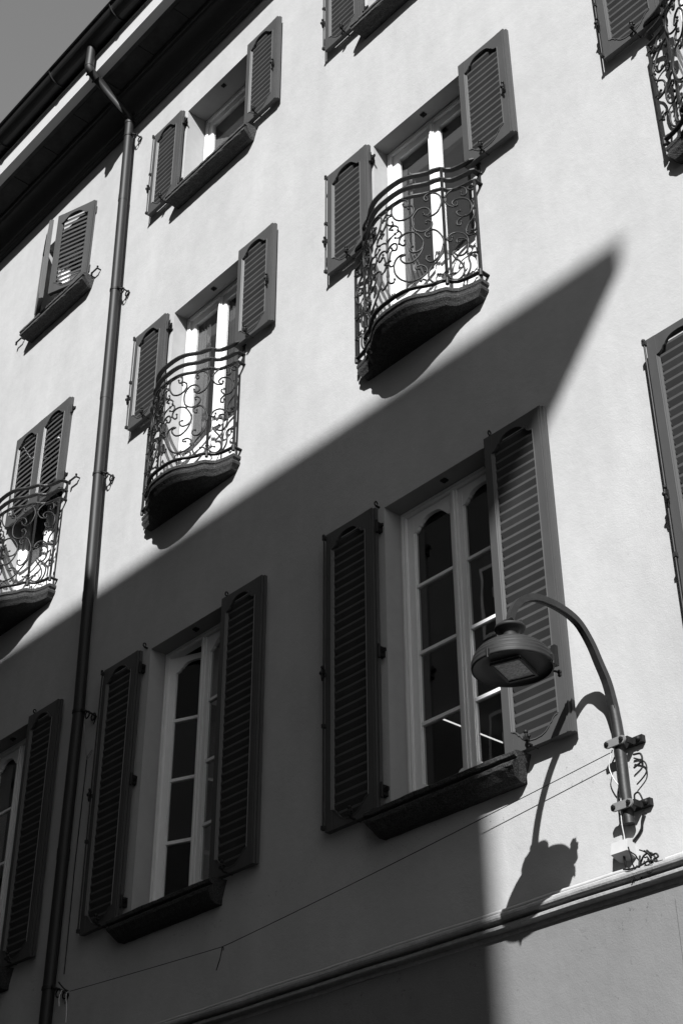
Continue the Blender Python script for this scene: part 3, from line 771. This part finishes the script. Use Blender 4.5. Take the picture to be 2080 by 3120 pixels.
# ------------------------------------------------------------------ conduits on the string course
def conduit(pts, r, label, m=M_COND, name='conduit', grp='pipes and cables along the string course', cat='conduit'):
    cx = pts[0]; o = link(name, MB().tube([(p[0] - cx[0], p[1] - cx[1], p[2] - cx[2]) for p in pts], r, 8).mesh(name, m), None, (cx[0], cx[1], cx[2] + GZ))
    tag(o, label, cat, grp); return o
def run(x0, x1, y, z, n=60, a=.0022):
    return [(x0 + (x1 - x0) * i / n, y + .001 * math.sin(i * 1.3), z + a * math.sin(i * .55) + a * .5 * math.sin(i * 1.7)) for i in range(n + 1)]
conduit(run(-9, 4.655, -.030, -2.925, 120), .0135, 'thick pale conduit lying on top of the string course, ending under the street lamp')
conduit(run(-9, 4.72, -.062, -2.951, 120), .0085, 'thinner pale conduit in front of the thick one on the string course')
conduit(run(4.905, 12.5, -.030, -2.937, 50), .0145, 'pale conduit starting right of the wire tangle on the string course')

# ------------------------------------------------------------------ street lamp on the wall
LX = 4.711; LY = -.868; LZ = -2.068; LR = .212
def adj(p, k=.42):
    ny = p[1] * k; d_ = ny - p[1]
    return (p[0] - .75 * d_, ny, p[2] + .54 * d_)
lamp = thing('street_lamp', 'dark gooseneck street lamp with ribbed shade in front of the tall middle window', 'street lamp', (LX, -.13, -2.75 + GZ))
def LL(name, mb, m, label=None):
    me = MB(); o0 = (LX, -.13, -2.75); me.v = [(a - o0[0], b - o0[1], c - o0[2]) for a, b, c in mb.v]; me.f = mb.f; me.sm = mb.sm
    return link(name, me.mesh(name, m), lamp, label=label)
PYL = -.050
LL('pole', MB().tube([(LX, PYL + .006, -2.695), (LX, PYL, -2.50), (LX, PYL, -2.20), (LX, PYL - .006, -2.12), (LX, PYL - .016, -2.03)], [.031, .031, .031, .030, .028], 20), M_ARM, 'round lower pipe of the lamp held by two clamps')
arm = catmull([(0, PYL - .014, -2.05), (0, -.098, -1.905), (0, -.153, -1.796), (0, -.215, -1.685), (0, -.312, -1.590), (0, -.463, -1.555), (0, -.647, -1.568), (0, -.775, -1.640), (0, -.842, -1.730), (0, -.862, -1.800)], 5)
fl = [(.042 - .006 * i / (len(arm) - 1), .042 - .014 * i / (len(arm) - 1)) for i in range(len(arm))]
LL('arm', MB().tube([(LX, p.y, p.z) for p in arm], 0, flat=fl), M_ARM, 'curved flat arm of the lamp')
rib = MB().tube([(LX, p.y, p.z - .006) for p in arm[8:-2]], 0, flat=(.006, .034)); LL('arm_rib', rib, M_ARM)
cl = MB()
for sg in (1, -1):
    for ax in (0, 1):
        pts = []
        for i in range(12):
            a = i / 11 * 1.7 * math.pi + math.pi / 2
            pts.append((LX, LY + .004 + sg * (.020 + .011 * math.cos(a)), LZ + .272 + .011 * math.sin(a)))
    cl.tube([(LX - .052, LY + .004 + sg * .030, LZ + .266), (LX + .052, LY + .004 + sg * .030, LZ + .266)], .011, 10)
    cl.tube([(LX, LY, LZ + .28), (LX, LY + sg * .03, LZ + .270)], .006, 6)
LL('scroll_clip', cl, M_ARM)
hs_ = .93
hp = [(.204, -.004), (.212, -.004), (.214, .010), (.208, .014), (.213, .026), (.212, .036), (.202, .042), (.207, .052), (.204, .062), (.192, .067), (.196, .078), (.190, .088), (.176, .092), (.179, .102), (.170, .113), (.154, .116), (.156, .125), (.140, .137), (.110, .150), (.075, .160), (.052, .165),
      (.046, .176), (.045, .196), (.050, .206), (.050, .210), (.060, .216), (.079, .222), (.083, .231), (.079, .240), (.040, .247), (.012, .250), (0, .251)]
hp = [(r_, h_ * (hs_ if h_ < .18 else 1)) for r_, h_ in hp]
LL('shade', MB().lathe(hp, (LX, LY, LZ), 64), M_LAMP, 'ribbed round lamp shade')
LL('reflector', MB().lathe([(.206, -.003), (.205, .012), (.150, .022), (.0, .026)], (LX, LY, LZ), 48), M_LAMPB)
a0 = math.radians(19); q = []
for sx, sy in ((-1, -1), (1, -1), (1, 1), (-1, 1)):
    px, py = sx * .080, sy * .110; q.append((LX - .012 + px * math.cos(a0) - py * math.sin(-a0) * -1, LY + .022 + px * math.sin(a0) + py * math.cos(a0)))
lens = MB().add([(x, y, LZ + .004) for x, y in q] + [(x, y, LZ + .020) for x, y in q], [(0, 1, 2, 3), (4, 7, 6, 5), (0, 4, 5, 1), (1, 5, 6, 2), (2, 6, 7, 3), (3, 7, 4, 0)])
LL('lens', lens, M_LENS, 'rectangular glass lens under the shade')
fr_ = MB()
for i in range(4):
    a, b = q[i], q[(i + 1) % 4]; fr_.tube([(a[0], a[1], LZ + .003), (b[0], b[1], LZ + .003)], 0, flat=(.014, .014))
LL('lens_frame', fr_, M_LAMPB)
for (x, y) in ((LX + .027, LY - .21), (LX + .198, LY + .08)):
    dx, dy = x - LX, y - LY; k = LR / math.hypot(dx, dy); dx, dy = dx * k, dy * k
    LL('shade_latch', MB().box(LX + dx - .010, LX + dx + .010, LY + dy - .010, LY + dy + .010, LZ - .006, LZ + .028)
       .tube([(LX + dx * 1.03, LY + dy * 1.03, LZ - .020), (LX + dx * 1.03, LY + dy * 1.03, LZ + .03)], .006, 6), M_BLACK)
LL('shade_bracket', MB().box(LX + .152, LX + .178, LY + .13, LY + .155, LZ + .0, LZ + .115)
   .tube([(LX + .165, LY + .145, LZ + .05), (LX + .13, LY + .12, LZ + .10)], .010, 6), M_BLACK)
LL('shade_bolt', MB().tube([(LX + .10, LY + .185, LZ + .012), (LX + .118, LY + .218, LZ + .008)], .007, 6).ball((LX + .12, LY + .222, LZ + .008), .013).ball((LX + .12, LY + .222, LZ - .010), .011), M_BLACK)
for z in (-2.247, -2.603):
    xx = LX
    yf = PYL - .034
    pf = []
    for i in range(13):
        a = -math.pi / 2 + math.pi * i / 12; pf.append((xx + .050 + .022 * math.cos(a), z + .022 * math.sin(a)))
    for i in range(13):
        a = math.pi / 2 + math.pi * i / 12; pf.append((xx - .050 + .022 * math.cos(a), z + .022 * math.sin(a)))
    n = len(pf); v = [(x, yf - .012, zz) for x, zz in pf] + [(x, yf, zz) for x, zz in pf]
    LL('clamp_plate', MB().add(v, [tuple(range(n)), tuple(range(2 * n - 1, n - 1, -1))] + [(i, (i + 1) % n, n + (i + 1) % n, n + i) for i in range(n)]), M_PLATE, 'pale clamp plate round the lamp pipe')
    for sx in (-.050, .050):
        LL('bolt', MB().tube([(xx + sx, yf - .024, z), (xx + sx, yf - .012, z)], .0125, 6, smooth=False).tube([(xx + sx, yf - .03, z), (xx + sx, -.012, z)], .006, 8), M_BLACK)
    LL('wall_bracket', MB().box(xx - .066, xx + .066, -.020, -.008, z - .022, z + .022).box(xx + .066, xx + .135, -.030, .004, z - .020, z + .020).ball((xx + .112, -.034, z), .015)
       .box(xx + .062, xx + .074, -.075, -.008, z - .018, z + .018), M_BLACK)

# junction box and cables hanging round the lamp foot
jb = MB().add([(4.592, 0, -2.755), (4.700, 0, -2.755), (4.700, -.060, -2.772), (4.592, -.060, -2.772), (4.592, 0, -2.865), (4.700, 0, -2.865), (4.700, -.075, -2.838), (4.592, -.075, -2.838)],
              [(0, 1, 2, 3), (3, 2, 6, 7), (0, 3, 7, 4), (1, 5, 6, 2), (4, 7, 6, 5)])
o = link('junction_box', jb.mesh('junction_box', mat('box_plastic', .40, .6, nscale=20, namt=.05)), None, (0, 0, GZ)); tag(o, 'small pale junction box on the wall below the lamp pipe', 'junction box')
def cable(name, pts, r, m, label, cat='cable', grp=None, n=6):
    if pts[0][0] > 4: pts = [adj(p) for p in pts]; r *= .8
    P = catmull(pts, n); o0 = P[0]
    o = link(name, MB().tube([tuple(p - o0) for p in P], r, 5).mesh(name, m), None, (o0.x, o0.y, o0.z + GZ)); tag(o, label, cat, grp); return o
cable('cable', [(4.745, -.165, -2.325), (4.725, -.17, -2.38), (4.712, -.165, -2.42), (4.722, -.15, -2.48), (4.755, -.14, -2.54), (4.775, -.172, -2.60), (4.768, -.18, -2.66), (4.742, -.15, -2.74), (4.71, -.10, -2.80), (4.675, -.09, -2.835), (4.668, -.085, -2.86)], .0042, M_CABW, 'thin white cable curling down the lamp pipe to the junction box')
cable('cable', [(4.70, -.03, -2.43), (4.675, -.05, -2.48), (4.665, -.06, -2.54), (4.68, -.08, -2.60), (4.71, -.12, -2.66), (4.735, -.14, -2.71)], .0055, M_BLACK, 'black cable bowing out left of the lamp pipe')
cable('cable', [(4.80, -.06, -2.34), (4.845, -.06, -2.35), (4.85, -.06, -2.39), (4.80, -.07, -2.42)], .0075, M_BLACK, 'upper black cable loop right of the lamp pipe')
cable('cable', [(4.80, -.06, -2.36), (4.86, -.05, -2.40), (4.86, -.05, -2.46), (4.80, -.06, -2.51)], .0055, M_BLACK, 'wide black cable loop right of the lamp pipe between the clamps')
cable('cable', [(4.79, -.08, -2.60), (4.80, -.09, -2.575), (4.825, -.09, -2.57), (4.835, -.08, -2.60), (4.825, -.05, -2.64)], .0065, M_BLACK, 'small black cable loop above the lower clamp')
cable('cable', [(4.82, -.05, -2.66), (4.79, -.04, -2.70), (4.77, -.03, -2.74), (4.72, -.03, -2.78), (4.69, -.085, -2.84), (4.685, -.085, -2.90), (4.665, -.05, -2.925)], .0085, M_BLACK, 'black cable running from the lower clamp past the junction box to the conduit')
rt_ = random.Random(11); tg = MB()
for i in range(9):
    p0 = Vector((4.70 + rt_.random() * .14, -.035 - rt_.random() * .04, -2.945 + rt_.random() * .03)); pts = [p0]
    dv = Vector((rt_.uniform(-.6, 1), rt_.uniform(-.3, .3), rt_.uniform(-.5, .9)))
    for k in range(4):
        dv += Vector((rt_.uniform(-.9, .9), rt_.uniform(-.5, .5), rt_.uniform(-.9, .9))); pts.append(pts[-1] + dv.normalized() * .028)
    tg.tube([tuple(p) for p in catmull(pts, 3)], .004, 5)
for pts in ([(4.757, -.05, -3.01), (4.752, -.06, -2.95), (4.758, -.05, -2.88)], [(4.79, -.03, -2.855), (4.815, -.04, -2.88), (4.83, -.05, -2.90)], [(4.66, -.07, -2.93), (4.71, -.08, -2.945), (4.76, -.07, -2.94), (4.82, -.06, -2.925), (4.86, -.05, -2.94)],
            [(4.82, -.05, -2.90), (4.855, -.05, -2.895), (4.87, -.05, -2.915), (4.84, -.05, -2.92)], [(4.76, -.06, -2.93), (4.79, -.06, -2.89), (4.83, -.05, -2.885), (4.86, -.045, -2.94)], [(4.82, -.07, -2.95), (4.835, -.075, -2.985), (4.815, -.075, -2.99), (4.812, -.07, -2.96)]):
    tg.tube([tuple(p) for p in catmull(pts, 4)], .0055, 5)
o = link('wire_tangle', tg.mesh('wire_tangle', M_BLACK), None, (0, 0, GZ)); tag(o, 'tangle of black wire ends on the string course right of the lamp', 'wires')

# thin wire stretched from the lamp clamp to the downpipe
A_, B_ = Vector((4.643, -.052, -2.276)), Vector((-.563, -.095, -2.490)); P = []
kx = 1.31
for i in range(49):
    t = i / 48; p = A_.lerp(B_, t); tt = (4.663 - kx) / (4.663 + .563)
    sag = .16 * (t / tt if t < tt else (1 - t) / (1 - tt)) * .82 + .16 * .18 * math.sin(math.pi * t); p.z -= sag; P.append(tuple(p - A_))
o = link('wire', MB().tube(P, .0026, 5).mesh('wire', M_BLACK), None, (A_.x, A_.y, A_.z + GZ)); tag(o, 'thin taut wire running from the lamp clamp across the wall to the downpipe', 'wire')
kz = [p for p in P if abs(p[0] + A_.x - kx) < .1][0]
cable('cable_tie', [(kx, -.086, -2.600), (kx + .012, -.096, -2.590), (kx, -.096, -2.58), (kx - .03, -.086, -2.64), (kx - .09, -.07, -2.71)], .0035, M_BLACK, 'loose wire end knotted to the middle of the thin taut wire')
cable('cable_end', [(-.545, -.12, -2.50), (-.56, -.13, -2.52), (-.55, -.12, -2.62), (-.56, -.11, -2.72)], .0035, M_CABW, 'pale loose end hanging where the thin wire meets the downpipe clamp')
cable('cable_end', [(-.64, -.12, -2.47), (-.655, -.13, -2.52), (-.66, -.12, -2.585)], .004, M_CABW, 'short pale loose end just right of the lowest pipe clamp')
cable('cable_end', [(-.70, -.12, -2.40), (-.62, -.12, -2.46), (-.545, -.12, -2.50)], .006, M_BLACK, 'black wire tail tying the thin wire to the lowest pipe clamp')
cable('wire', [(-.76, -.09, -.22), (-.765, -.05, -.42), (-.73, -.05, -.52), (-.66, -.05, -.49), (-.67, -.05, -.53), (-.74, -.05, -.555)], .0035, M_PLATE, 'thin pale wire hanging from the pipe clamp beside the tall window')
conduit([(-.775, -.02, -.5), (-.80, -.02, -1.4), (-.80, -.02, -2.3)], .004, 'thin cable running down the wall beside the downpipe', M_BLACK, 'cable', 'cables beside the downpipe', 'cable')

# ------------------------------------------------------------------ inside: ceiling tube and curtains
o = link('ceiling_lamp', MB().box(-.006, .006, 0, .86, -.005, .005).mesh('ceiling_lamp', M_TUBE), None, (.20, 3.24, .50 + GZ)); tag(o, 'lit slim ceiling tube seen through the tall middle window', 'ceiling lamp')
def curtain(x0, z0, z1, edge, label):
    """edge(z) gives the width at height z; folds hang vertically"""
    v = []; f = []; nx, nz = 40, 16
    for j in range(nz + 1):
        z = z0 + (z1 - z0) * j / nz; wd = edge(z)
        for i in range(nx + 1):
            t = i / nx; v.append((t * wd, .007 * math.sin(t * 44) + .002 * math.sin(t * 17 + 1), z))
    for j in range(nz):
        for i in range(nx): f.append((j * (nx + 1) + i, j * (nx + 1) + i + 1, (j + 1) * (nx + 1) + i + 1, (j + 1) * (nx + 1) + i))
    b = MB().add(v, f, True); vv = [(a, y + .004, z) for a, y, z in v]; b.add(vv, [q[::-1] for q in f], True)
    o = link('curtain', b.mesh('curtain', M_CURT), None, (x0, .224, GZ)); tag(o, label, 'curtain', 'curtains behind the balcony doors'); return o
curtain(COLX['C'] + .02, 1.65, 3.75, lambda z: max(.03, min(.50, (3.20 - z) * .345)), 'pale curtain drawn back diagonally behind the left leaf of the middle balcony door')
curtain(COLX['B'] + .02, 1.65, 3.80, lambda z: .40 - .06 * (z - 1.65), 'pale curtain behind the left leaf of the balcony door just right of the downpipe')
curtain(COLX['B'] + .60, 1.65, 3.80, lambda z: .42, 'pale curtain behind the right leaf of the balcony door just right of the downpipe')

# ------------------------------------------------------------------ street and the house opposite, whose eave throws the big shadow
st = link('street', MB().add([(-300, -300, 0), (300, -300, 0), (300, 300, 0), (-300, 300, 0)], [(0, 1, 2, 3)]).mesh('street', M_STREET)); st['kind'] = 'structure'
opp = thing('opposite_house', 'plain house across the street whose eave corner shades the lower wall', 'house', (2, -14, 0))
T = 13.0
ex = 5.13 + SX * T; ez = 1.17 + SZ * T + GZ          # eave corner that casts the tip of the shadow
wy = -T - .80; wx = 3.70 + SX * 13.80
def O(name, mb, m): 
    me = MB(); me.v = [(a - 2, b + 14, c) for a, b, c in mb.v]; me.f = mb.f; me.sm = mb.sm
    return link(name, me.mesh(name, m), opp)
O('wall', MB().box(-30, wx, wy - 10, wy, 0, ez - .22), M_OPP)
O('eave', MB().box(-30.8, ex, wy - 10.8, -T, ez - .22, ez), M_OPP)
O('roof', MB().add([(-30.8, -T - .5, ez), (ex - .5, -T - .5, ez), (ex - 5, wy - 5, ez + 1.1), (-26, wy - 5, ez + 1.1), (-30.8, wy - 10.5, ez), (ex - .5, wy - 10.5, ez)],
                   [(0, 1, 2, 3), (1, 5, 2), (5, 4, 3, 2), (4, 0, 3), (0, 4, 5, 1)]), M_ROOF)
nb = thing('sky_block_house', 'unseen house added at the left end of the street to block sky light', 'house', (-20, -8, 0))  # unseen house added to block low sky and deepen the wall's shade
me = MB().box(-6, 5, -14, 7.4, 0, 15.5).mesh('wall', mat('sky_block_house_render', .12, .9, nscale=1.5, namt=.1)); link('wall', me, nb)
link('roof', MB().add([(-6.6, -14.6, 15.52), (5.6, -14.6, 15.52), (5.6, 7.4, 15.52), (-6.6, 7.4, 15.52), (-.5, -14.6, 18), (-.5, 7.4, 18)], [(0, 1, 4), (1, 2, 5, 4), (2, 3, 5), (3, 0, 4, 5), (0, 3, 2, 1)]).mesh('roof', M_ROOF), nb)
O('sky_block_wing', MB().box(-30, 5.6, wy - 10, wy + .2, ez - .5, ez + 8.5), M_OPP)  # unseen upper block with its eave, added to cut sky light low on the left
O('sky_block_wing_eave', MB().box(-30.6, 6.0, wy - 10.6, -T, ez + 8.5, ez + 8.7), M_OPP)
wm = MB().box(-.5, .5, 0, .06, 0, 1.7).mesh('window', M_WHITE); wg = MB().box(-.42, .42, .06, .07, .08, 1.62).mesh('pane', mat('dark_pane', .03, .05))
for yy in (-12, -9, -6, -3, 0, 3):
    for z in (1.6, 5.4, 9.0, 12.4):
        ow = link('window', wm, nb, (5.002, yy, z), (0, 0, -math.pi / 2)); link('pane', wg, ow)
for i in range(14):
    for z in (1.6, 5.4, 9.0, 12.6, 16.0):
        ow = link('window', wm, opp, (-26 + i * 2.9 - 2, wy + 14 + .002, z)); link('pane', wg, ow)
